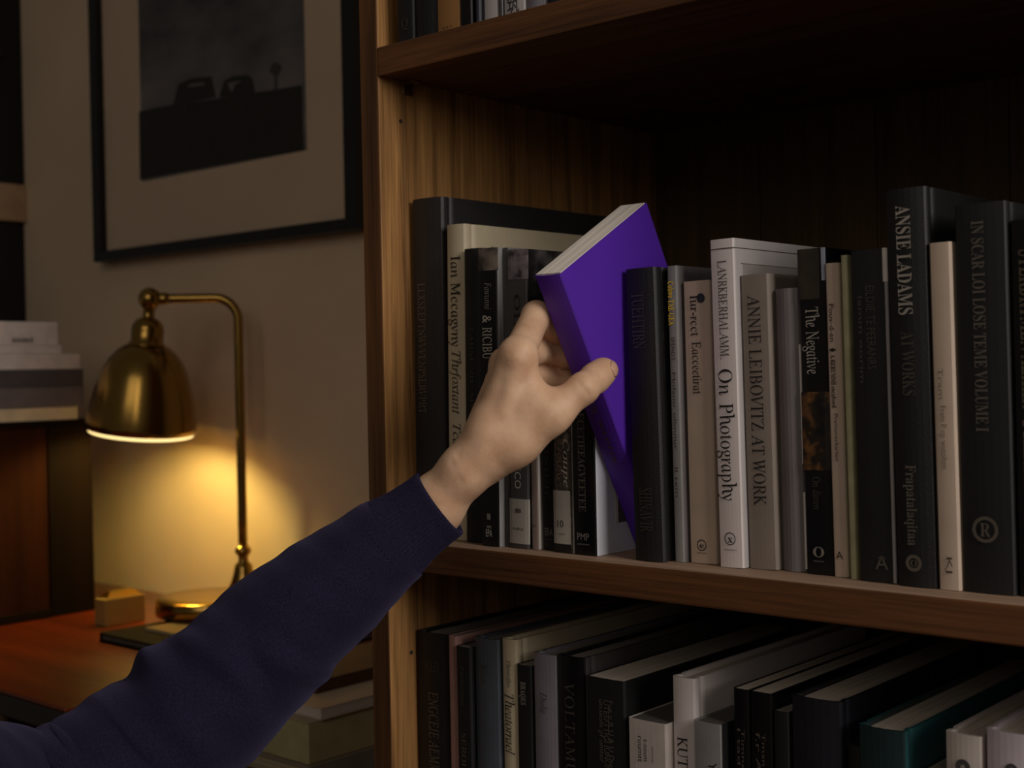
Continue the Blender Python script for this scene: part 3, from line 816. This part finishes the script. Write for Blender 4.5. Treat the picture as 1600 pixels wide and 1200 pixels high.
# sleeve
def knit_mat():
    mt, nt, b = nodes('navy_knit')
    tc = nt.nodes.new('ShaderNodeTexCoord')
    n = nt.nodes.new('ShaderNodeTexNoise'); n.inputs['Scale'].default_value = 900; n.inputs['Detail'].default_value = 3
    link(nt, tc.outputs['Object'], n.inputs['Vector'])
    r = nt.nodes.new('ShaderNodeValToRGB'); e = r.color_ramp.elements
    e[0].position = .35; e[0].color = lin((24, 21, 38)) + (1,)
    e[1].position = .68; e[1].color = lin((34, 30, 52)) + (1,)
    link(nt, n.outputs['Fac'], r.inputs['Fac']); link(nt, r.outputs['Color'], b.inputs['Base Color'])
    b.inputs['Roughness'].default_value = .95
    b.inputs['Specular IOR Level'].default_value = .1
    b.inputs['Sheen Weight'].default_value = .12
    b.inputs['Sheen Roughness'].default_value = .5
    b.inputs['Sheen Tint'].default_value = (.45, .42, .8, 1)
    bp = nt.nodes.new('ShaderNodeBump'); bp.inputs['Strength'].default_value = .5; bp.inputs['Distance'].default_value = .0012
    link(nt, n.outputs['Fac'], bp.inputs['Height']); link(nt, bp.outputs['Normal'], b.inputs['Normal'])
    return mt
KNIT = knit_mat()
SL = [(688, 787, .836, 57), (668, 802, .836, 59), (640, 823, .836, 61), (608, 847, .835, 71), (572, 876, .834, 80), (535, 907, .832, 88), (445, 979, .824, 100), (372, 1052, .815, 110), (305, 1113, .806, 118), (225, 1180, .796, 124), (132, 1252, .780, 132), (40, 1296, .758, 140), (-110, 1290, .70, 150), (-300, 1300, .62, 160), (-420, 1290, .56, 165)]
def sleeve_ring(dense):
    P = np.array([at(x, y, t) for x, y, t, r in dense]); Rr = np.array([r * t / FPX for x, y, t, r in dense])
    return P, Rr
def dense_path(S, n):
    S = np.array(S, float)
    d = np.r_[0, np.cumsum(np.hypot(np.diff(S[:, 0]), np.diff(S[:, 1])))]
    u = np.linspace(0, d[-1], n)
    # smooth interpolation (Catmull-Rom through linear resample + blur)
    out = np.stack([np.interp(u, d, S[:, k]) for k in range(4)], 1)
    for _ in range(12):
        o2 = out.copy(); o2[1:-1] = (out[:-2] + out[1:-1] * 2 + out[2:]) / 4; out = o2
    return out, u
dn, uu = dense_path(SL, 260)
PP, RR = sleeve_ring(dn)
def loft(name, i0, i1, disp, parent, close0, seg=160, wall=.0022):
    vs, fs = [], []
    ref = None; rows = []
    for i in range(i0, i1):
        d = PP[min(i + 1, len(PP) - 1)] - PP[max(i - 1, 0)]; d /= np.linalg.norm(d)
        e1 = -FWD - d * (-FWD @ d); e1 /= np.linalg.norm(e1)      # towards the viewer's side
        e2 = np.cross(d, e1)
        ring = []
        for k in range(seg):
            a = 2 * math.pi * k / seg
            rr = RR[i] * (1 + disp(uu[i], a))
            ring.append(PP[i] + FWD * .004 + e1 * math.cos(a) * rr * 1.32 + e2 * math.sin(a) * rr)
        rows.append((ring, PP[i]))
    order = []
    if close0:     # turn the rim inwards so that the opening has thickness
        ring, c = rows[0]
        for f, back in ((0.88, 8), (0.90, 2), (0.955, 0)):
            cc = rows[back][1]
            order.append([cc + (p - c) * f for p in ring])
    order += [r for r, c in rows]
    if not close0:
        ring, c = rows[-1]
        order.append([c + (p - c) * .6 for p in ring]); order.append([c + (p - c) * .05 for p in ring])
    for r in order: vs += list(r)
    for i in range(len(order) - 1):
        for k in range(seg):
            k2 = (k + 1) % seg
            fs.append((i * seg + k, (i + 1) * seg + k, (i + 1) * seg + k2, i * seg + k2))
    return mesh_obj(name, vs, fs, KNIT, parent, smooth=True)
rng = np.random.RandomState(3)
FOLDS = [(330, -.9, 26, .07, 1.0, .55), (385, -.2, 24, -.085, .9, -.6), (420, .5, 30, .07, .9, .7), (470, .9, 26, -.06, .9, -.5), (508, 1.5, 26, .10, .7, .4), (556, 1.5, 20, -.07, .6, .3), (300, .9, 24, .03, 1.0, .5), (520, -.3, 34, .06, 1.0, -.6), (560, .9, 26, -.05, .8, .4), (610, -1.2, 30, .05, .7, .4), (640, .2, 32, -.05, .9, -.3), (690, -.9, 30, .07, .9, .2), (240, .2, 30, .02, 1.2, .6), (180, -.6, 22, -.018, 1.0, -.6)]
def sleeve_disp(u, a):
    aa = (a + math.pi) % (2 * math.pi) - math.pi
    v = 0
    for u0, a0, wu, am, wa, sk in FOLDS:
        da = (aa - a0 + math.pi) % (2 * math.pi) - math.pi
        v += am * math.exp(-((u - u0 - sk * 60 * da) / wu) ** 2) * math.exp(-(da / wa) ** 2)
    v += .034 * math.exp(-max(0, u - 100) / 20)
    v += .012 * math.sin(u * .05 + 2 * a) + .008 * math.sin(u * .11 - 3 * a)
    return v
NC = int(np.searchsorted(uu, 108))
slv = loft('sleeve', NC - 4, 260, sleeve_disp, person, False)
slv['label'] = 'navy blue knitted sleeve'
def cuff_disp(u, a): return .060 * (abs(math.cos(30 * a)) ** .8 - .55) + .02 * math.exp(-((u - 6) / 8) ** 2)
cuff = loft('cuff', 0, NC + 1, cuff_disp, slv, True, seg=540)

# ------------------------------------------------------------------ desk
ZD = 0.7538
DESK = wood('desk_wood', (66, 24, 9), (122, 48, 16), 'X', 0.3, 0.5, coat=.3)
DARKW = wood('dark_wood', (15, 9, 6), (27, 17, 11), 'Z', 0.45, .6)
DEDGE = plain('desk_edge_black', (26, 22, 18), .4)
dk = thing('desk', 'reddish brown wooden desk with black edging under the brass lamp', 'desk', (-1.05, .2, 0))
def dbox(name, x0, x1, y0, y1, z0, z1, mt, bev=.0012): return box(name, x0 + 1.05, x1 + 1.05, y0 - .2, y1 - .2, z0, z1, mt, dk, bev)
dbox('desktop', -1.75, -.4500, -.0140, .437, ZD - .004, ZD, DESK)
dbox('edging', -1.75, -.4487, -.0156, .438, ZD - .026, ZD - .0042, DEDGE)
dbox('apron', -1.72, -.48, .004, .42, ZD - .12, ZD - .0262, DARKW)
for x, y in ((-.52, .004), (-.52, .385), (-1.72, .004), (-1.72, .385)):
    dbox('leg', x, x + .04, y, y + .04, 0, ZD - .1202, DARKW)
for k, xx in enumerate((-.626, -.604)):
    dbox('moulding_strip', xx, xx + .007, -.003, .0038, ZD - .118, ZD - .028, plain('strip_wood', (92, 66, 48), .5))

# dark cabinet on the desk
cb = thing('cabinet', 'dark brown wooden cabinet standing on the left of the desk under a book stack', 'cabinet', (-1.12, .1, ZD))
def cbox(name, x0, x1, y0, y1, z0, z1, mt, bev=.0015): return box(name, x0 + 1.12, x1 + 1.12, y0 - .1, y1 - .1, z0 - ZD, z1 - ZD, mt, cb, bev)
CABW = wood('cabinet_wood', (30, 13, 6), (48, 22, 10), 'Z', .8, .6)
for mm_ in (CABW, DARKW): mm_.node_tree.nodes['Principled BSDF'].inputs['Specular IOR Level'].default_value = .04; mm_.node_tree.nodes['Principled BSDF'].inputs['Roughness'].default_value = .8
cbox('body', -1.32, -.9205, -.148, .298, ZD + .0002, 1.012, CABW)
cbox('top_board', -1.325, -.9165, -.150, .300, 1.0122, 1.0205, DARKW)
cbox('side_stile', -.9203, -.9174, .235, .300, ZD + .0002, 1.012, DARKW)
cbox('side_stile', -.9203, -.9174, -.148, -.09, ZD + .0002, 1.012, DARKW)
cbox('plinth', -.9203, -.9150, -.089, .234, ZD + .0002, ZD + .012, DARKW)

# books lying on the cabinet
def flat_book(label, x0, x1, y0, y1, z0, z1, cover, pages, group, hard=True, spine='y1', txt=None):
    root = thing('book', label, 'book', ((x0 + x1) / 2, (y0 + y1) / 2, z0), group)
    cx, cyy = (x0 + x1) / 2, (y0 + y1) / 2
    t = .0022 if hard else .0008
    ov = .003 if hard else .0005
    a, b, c, d = x0 - cx, x1 - cx, y0 - cyy, y1 - cyy
    h = z1 - z0
    bm = bmesh.new()
    add_box(bm, a, b, c, d, 0.0001, t, .0004); add_box(bm, a, b, c, d, h - t, h - .0001, .0004)
    if spine == 'x1': add_box(bm, b - t, b, c, d, t * .5, h - t * .5, .0005)
    elif spine == 'y1': add_box(bm, a, b, d - t, d, t * .5, h - t * .5, .0005)
    else: add_box(bm, a, a + t, c, d, t * .5, h - t * .5, .0005)
    bm_obj('cover', bm, cover, root)
    box('page_block', a + (t if spine == 'x0' else ov), b - (t if spine == 'x1' else ov), c + ov, d - (t if spine == 'y1' else ov), t + .0001, h - t - .0001, pages, root, 0)
    return root
FG = 'books stacked flat on the dark cabinet'
PZ = pages_mat('page_edges_flat', (224, 208, 198), 2, 700)
PZC = pages_mat('page_edges_cream', (206, 186, 150), 2, 700)
WCOV = K('white_flat_cover', (226, 212, 204), .55)
flat_book('cream book at the bottom of the stack on the dark cabinet', -1.12, -.9185, .02, .2805, 1.0205, 1.0382, K('cream_flat_cover', (214, 196, 164), .6), PZC, FG, False, 'x1')
flat_book('mid grey book second from the bottom of the cabinet stack', -1.12, -.9168, .0, .2902, 1.0383, 1.0662, K('grey_flat_cover', (112, 102, 104), .5), PZ, FG, True, 'x1')
flat_book('dark grey book in the middle of the cabinet stack', -1.12, -.9172, .0, .2895, 1.0663, 1.0896, K('dark_flat_cover', (84, 76, 78), .5), PZ, FG, True, 'x1')
flat_book('white book resting on the dark grey one in the cabinet stack', -1.11, -.9180, .158, .2860, 1.0897, 1.1108, WCOV, PZ, FG, False, 'x1')
flat_book('thin white book second from the top of the cabinet stack', -1.10, -.9185, .03, .2584, 1.1109, 1.1222, WCOV, PZ, FG, False, 'x1')
tp = flat_book('thick white book on top of the cabinet stack', -1.09, -.9188, .04, .2536, 1.1223, 1.1540, WCOV, PZ, FG, False, 'x1')
letters(tp, 'title', 'mmi', 'b', .03, .008, INK_B, Matrix(((0, 0, 1, .0864), (1, 0, 0, .055), (0, 1, 0, .008), (0, 0, 0, 1))))

# black wall cabinet at the far left with a pale band
wc = thing('wall_cabinet', 'tall black wall cabinet at the left edge with a pale cross band and round knob', 'cabinet', (-1.37, .40, 1.13))
def wbox(name, x0, x1, y0, y1, z0, z1, mt, bev=.002): return box(name, x0 + 1.25, x1 + 1.25, y0 - .40, y1 - .40, z0 - 1.13, z1 - 1.13, mt, wc, bev)
JET = plain('black_lacquer', (18, 18, 19), .5)
wbox('lower_body', -1.52, -1.227, .36, .4398, 1.13, 1.3405, JET)
wbox('pale_band', -1.52, -1.217, .352, .4398, 1.3407, 1.4025, plain('pale_wood', (190, 160, 124), .6))
wbox('upper_body', -1.52, -1.222, .36, .4398, 1.4027, 1.95, JET)
kb = bmesh.new(); bmesh.ops.create_uvsphere(kb, u_segments=20, v_segments=14, radius=.019)
ko = bm_obj('knob', kb, JET, wc, True); ko.location = (-1.221 + 1.25, 0.385 - .40, 1.617 - 1.13)

# ------------------------------------------------------------------ picture on the wall
pf = thing('framed_picture', 'black framed dark landscape print in a wide mat on the wall', 'picture', (-.79, .43, 1.255))
def pbox(name, x0, x1, y0, y1, z0, z1, mt, bev=.0008): return box(name, x0 + .79, x1 + .79, y0 - .43, y1 - .43, z0 - 1.255, z1 - 1.255, mt, pf, bev)
FX0, FX1, FZ0, FZ1 = -1.0925, -.4875, 1.255, 1.98
FW = .0225
FRM = plain('black_frame', (20, 20, 22), .4)
pbox('frame_rail', FX0, FX1, .4145, .4398, FZ0, FZ0 + .0155, FRM)
pbox('frame_rail', FX0, FX1, .4145, .4398, FZ1 - FW, FZ1, FRM)
pbox('frame_stile', FX0, FX0 + FW, .4145, .4398, FZ0 + .0156, FZ1 - FW - .0001, FRM)
pbox('frame_stile', FX1 - FW, FX1, .4145, .4398, FZ0 + .0156, FZ1 - FW - .0001, FRM)
pbox('mat_board', FX0 + FW + .0002, FX1 - FW - .0002, .425, .4395, FZ0 + .0157, FZ1 - FW - .0002, plain('mat_board', (206, 182, 155), .85, var=.05, scale=8), 0)
def sky_mat():
    mt, nt, b = nodes('print_sky')
    tc = nt.nodes.new('ShaderNodeTexCoord'); mp = nt.nodes.new('ShaderNodeMapping'); mp.inputs['Scale'].default_value = (5, 1, 11)
    link(nt, tc.outputs['Object'], mp.inputs['Vector'])
    n = nt.nodes.new('ShaderNodeTexNoise'); n.inputs['Scale'].default_value = 1.6; n.inputs['Detail'].default_value = 6
    link(nt, mp.outputs['Vector'], n.inputs['Vector'])
    sx = nt.nodes.new('ShaderNodeSeparateXYZ'); link(nt, tc.outputs['Object'], sx.inputs[0])
    mr = nt.nodes.new('ShaderNodeMapRange'); mr.inputs[1].default_value = .20; mr.inputs[2].default_value = .36; mr.inputs[3].default_value = .22; mr.inputs[4].default_value = -.12
    link(nt, sx.outputs['Z'], mr.inputs[0])
    ad = nt.nodes.new('ShaderNodeMath'); ad.operation = 'ADD'; link(nt, n.outputs['Fac'], ad.inputs[0]); link(nt, mr.outputs[0], ad.inputs[1])
    r = nt.nodes.new('ShaderNodeValToRGB'); e = r.color_ramp.elements
    e[0].position = .3; e[0].color = lin((52, 52, 58)) + (1,)
    e[1].position = .85; e[1].color = lin((120, 114, 110)) + (1,)
    link(nt, ad.outputs[0], r.inputs['Fac']); link(nt, r.outputs['Color'], b.inputs['Base Color'])
    b.inputs['Roughness'].default_value = .45
    return mt
def flat_poly(name, pix, Y, mt, parent, base):
    c = [Vector(on_y(x, y, Y)) - Vector(base) for x, y in pix]
    for p in c: p.y = Y - base[1]
    n = len(c)
    vs = c + [p + Vector((0, .0003, 0)) for p in c]
    fs = [tuple(range(n)), tuple(reversed(range(n, 2 * n)))] + [(k, k + n, (k + 1) % n + n, (k + 1) % n) for k in range(n)]
    return mesh_obj(name, vs, fs, mt, parent)
PB = (-.79, .43, 1.255)
pr = pbox('print', -.9700, -.5920, .4244, .4249, 1.3668, 1.82, sky_mat(), 0)
LAND = plain('print_land', (34, 31, 27), .5, var=.2, scale=30)
LANDL = plain('print_pale', (104, 98, 92), .5)
flat_poly('printed_land', [(218.5, 281), (217, 174), (245, 168), (272, 163), (330, 155), (396, 145), (440, 138), (472, 133), (474.5, 234.5)], .4240, LAND, pr, (0, 0, 0)).location = (.79, -.43, -1.255)
flat_poly('printed_tower', [(270, 164), (279, 131), (300, 122), (330, 119), (337, 152)], .4238, LAND, pr, (0, 0, 0)).location = (.79, -.43, -1.255)
flat_poly('printed_tower', [(342, 152), (350, 126), (362, 119), (386, 117), (394, 122), (398, 146)], .4238, LAND, pr, (0, 0, 0)).location = (.79, -.43, -1.255)
flat_poly('printed_window', [(292, 136), (298, 131), (320, 129), (318, 133), (300, 135)], .4236, LANDL, pr, (0, 0, 0)).location = (.79, -.43, -1.255)
flat_poly('printed_window', [(356, 130), (372, 127), (378, 127), (368, 131), (362, 144), (358, 138)], .4236, LANDL, pr, (0, 0, 0)).location = (.79, -.43, -1.255)
flat_poly('printed_tree', [(429, 139), (429, 118), (421, 112), (424, 101), (432, 97), (440, 104), (436, 114), (432, 119), (433, 139)], .4238, plain('print_tree', (58, 54, 50), .5), pr, (0, 0, 0)).location = (.79, -.43, -1.255)

# ------------------------------------------------------------------ brass lamp
LY = 0.302
rim = Vector(on_y(221, 671, LY)); ballp = Vector(on_y(234, 467, LY))
lt = float((np.array(rim) - EYE) @ FWD) / FPX          # metres per pixel at the shade
base_c = Vector(on_y(333, 950, .335))
LZ = 0.7690
lamp = thing('desk_lamp', 'lit brass desk lamp with a domed shade on a slim bent pole', 'lamp', (base_c.x, base_c.y, LZ))
lo = Vector(lamp.location)
axis = (ballp - rim).normalized()
rot = axis.to_track_quat('Z', 'Y').to_matrix().to_4x4()
MX = Matrix.Translation(rim - lo) @ rot
px = lt
outer = [(84.5, 0), (84.0, 10), (82, 24), (78.5, 44), (73, 66), (66, 88), (56, 108), (45, 122), (34, 131), (26, 134)]
inner = [(24, 131), (33, 128), (43.5, 119), (54.5, 105), (64.5, 86), (71.5, 65), (77, 43), (80.5, 23), (82.5, 9), (83, 0)]
shade = lathe('lamp_shade', [(r * px, z * px) for r, z in outer + inner], BRASS, lamp, 72, True, MX)
lathe('shade_collar', [(r * px, z * px) for r, z in [(0.5, 133), (27, 133), (27, 136), (24.5, 137), (24.5, 158), (23, 164), (19, 170), (13, 174), (9, 176), (9, 190), (11, 192), (8.5, 195), (0.5, 195)]], BRASS, lamp, 40, False, MX)
bm = bmesh.new(); bmesh.ops.create_uvsphere(bm, u_segments=28, v_segments=18, radius=17.5 * px)
jt = bm_obj('ball_joint', bm, BRASS, lamp, True); jt.location = ballp - lo
# glowing rim of the reflector and the bulb
mt_g, nt_g, b_g = nodes('lamp_glow')
b_g.inputs['Base Color'].default_value = (1, .8, .5, 1)
b_g.inputs['Emission Color'].default_value = (1.0, .74, .30, 1)
b_g.inputs['Emission Strength'].default_value = 1.5
lathe('reflector_lip', [(r * px, z * px) for r, z in [(82.3, 3), (79.5, 3), (78.5, -5.5), (79.7, -5.5)]], mt_g, lamp, 72, True, MX)
mt_b, nt_b, b_b = nodes('bulb_glow')
b_b.inputs['Base Color'].default_value = (1, .8, .5, 1)
b_b.inputs['Emission Color'].default_value = (1.0, .80, .25, 1)
b_b.inputs['Emission Strength'].default_value = 175
bm = bmesh.new(); bmesh.ops.create_uvsphere(bm, u_segments=20, v_segments=14, radius=.019)
bulb = bm_obj('bulb', bm, mt_b, lamp, True); bulb.location = MX @ Vector((0, 0, 46 * px))
lathe('bulb_socket', [(r * px, z * px) for r, z in [(0.5, 72), (14, 72), (14, 132), (0.5, 132)]], BRASS, lamp, 24, False, MX)
# arm and pole
PYL = .385
ptop = Vector(on_y(374, 520, PYL)); pbot = Vector(on_y(379, 880, PYL))
pole_x = (ptop.x + pbot.x) / 2
corner = Vector(on_y(374, 474, PYL)); zc = ballp.z
endp = Vector((pole_x, PYL, zc))
dirn = (endp - ballp).normalized()
R_ = .030
pts = [ballp + dirn * (10 * px), ballp + dirn * .03]
pts += [endp - dirn * R_ + (dirn * math.sin(a) * R_) + Vector((0, 0, -R_ * (1 - math.cos(a)))) for a in np.linspace(0, math.pi / 2, 12)]
footz = float(on_y(379, 905, PYL)[2])
pts += [Vector((pole_x, PYL, z)) for z in np.linspace(zc - R_ - .02, footz + .03, 6)]
tube('pole', [p - lo for p in pts], 7.2 * px, BRASS, lamp, 20)
tube('arm_collar', [ballp + dirn * d - lo for d in (12 * px, 16 * px, 24 * px, 30 * px)], [7 * px, 9.5 * px, 9.5 * px, 7.4 * px], BRASS, lamp, 20)
zt = footz + .034
zb_ = LZ + .0225
lathe('pole_foot', [(r, z) for r, z in [(.0005, zt + .012), (.0065, zt + .012), (.0105, zt + .006), (.0105, zt + .002), (.0065, zt - .003), (.0065, zt - .010), (.011, zt - .014), (.0125, zt - .020), (.013, zt - .024), (.016, (zt + zb_) / 2 - .01), (.021, zb_ + .003), (.0005, zb_ + .003)]], BRASS, lamp, 32, False, Matrix.Translation(Vector((pole_x, PYL, 0)) - lo))
lathe('lamp_base', [(.0005, .0002), (.070, .0002), (.0725, .002), (.0725, .0195), (.070, .0220), (.045, .0228), (.0005, .0232)], BRASS, lamp, 64)

# tray book, notebook and brass box by the lamp
bx = on_z(155, 984, .768)
flat_book('large flat black book lying on the desk under the lamp base', float(bx[0]), -.452, float(bx[1]), .425, ZD + .0002, .7645, plain('black_flat', (30, 24, 17), .85, spec=.08), PAGE_D, None, True, 'x0')
nbk = flat_book('thin grey notebook on the flat black book, carrying the lamp', -.760 + .08, -.53,   .225, .42, .7646, .7689, plain('notebook_grey', (120, 98, 72), .8, spec=.1), PZC, None, False, 'x0')
gb = thing('brass_box', 'small brass box with faceted lid on the desk beside the cabinet', 'box', (-.803, .268, ZD))
GX, GY, GH = .0125, .030, .036
box('body', -GX, GX, -GY, GY, .0003, GH, plain('satin_brass', (176, 146, 84), .5, .25, var=.04), gb, .0015)
v = [(-GX * .9, -GY * .85, GH), (GX * .9, -GY * .85, GH), (GX * .9, GY * .85, GH), (-GX * .9, GY * .85, GH),
     (-GX * .5, -GY * .55, GH + .008), (GX * .5, -GY * .55, GH + .008), (GX * .5, GY * .55, GH + .008), (-GX * .5, GY * .55, GH + .008), (0, 0, GH + .0095)]
mesh_obj('faceted_lid', v, [(0, 1, 5, 4), (1, 2, 6, 5), (2, 3, 7, 6), (3, 0, 4, 7), (4, 5, 8), (5, 6, 8), (6, 7, 8), (7, 4, 8), (3, 2, 1, 0)], plain('bright_brass', (220, 176, 90), .3, 1.0, var=.04), gb)

# ------------------------------------------------------------------ things stacked between desk and bookcase
SX = -.28
c0 = on_x(483, 1130, SX); c1 = on_x(483, 1196, SX)
bench_z = float(c1[2]) - .034
bn = thing('bench', 'low dark bench between the desk and the bookcase under a pile of boxes', 'bench', (-.24, .24, 0))
box('seat', -.18, .20, -.17, .185, bench_z - .03, bench_z, DARKW, bn, .002)
for x in (-.17, .155):
    for y in (-.16, .145): box('leg', x, x + .035, y, y + .035, 0, bench_z - .0302, DARKW, bn, .002)
ST_G = 'things piled on the low bench'
flat_book('white book under the cream box on the low bench', -.43, SX + .004, float(c1[1]) - .004, .40, bench_z + .0002, float(c1[2]) - .0004, K('dim_white_cover', (150, 138, 122), .6), PZC, ST_G, True, 'x1')
bxr = thing('storage_box', 'cream cardboard box lying on the low bench beside the bookcase', 'box', (-.355, .28, float(c1[2])), ST_G)
bh = float(c0[2] - c1[2])
box('body', -.074, SX + .355, float(c1[1]) - .28, .115, .0002, bh * .97, plain('cream_card', (186, 176, 128), .7), bxr, .001)
box('lid', -.075, SX + .3555, float(c1[1]) - .2805, .1155, bh * .97 + .0002, bh, plain('card_lid', (170, 156, 130), .7), bxr, .0006)
z1 = float(c0[2])
flat_book('thin pale album on the cream box', -.425, SX + .004, float(c0[1]) + .012, .40, z1 + .0003, z1 + .0125, K('album_cover', (196, 176, 150), .6), PZ, ST_G, False, 'x0')
flat_book('small dark brown book on the pale album', -.43, -.325, .20, .38, z1 + .0127, z1 + .026, K('brown_leather', (74, 46, 28), .5), PZC, ST_G, True, 'x1')
tin = thing('trinket', 'small dark object with metal studs in front of the cream box on the bench', 'trinket', (-.37, .105, bench_z), ST_G)
box('body', -.05, .045, -.018, .018, .0003, .030, plain('trinket_black', (30, 28, 26), .5), tin, .004)
tube('boss', [(0, -.018, .016), (0, -.034, .016)], .011, plain('boss_dark', (40, 38, 40), .25), tin, 24)
tube('stud', [(.03, 0, .030), (.03, 0, .035)], .007, plain('stud_metal', (150, 140, 126), .3, 1.0), tin, 20)
tube('stud', [(-.03, 0, .030), (-.03, 0, .034)], .006, plain('stud_metal', (150, 140, 126), .3, 1.0), tin, 20)

flush_letters()
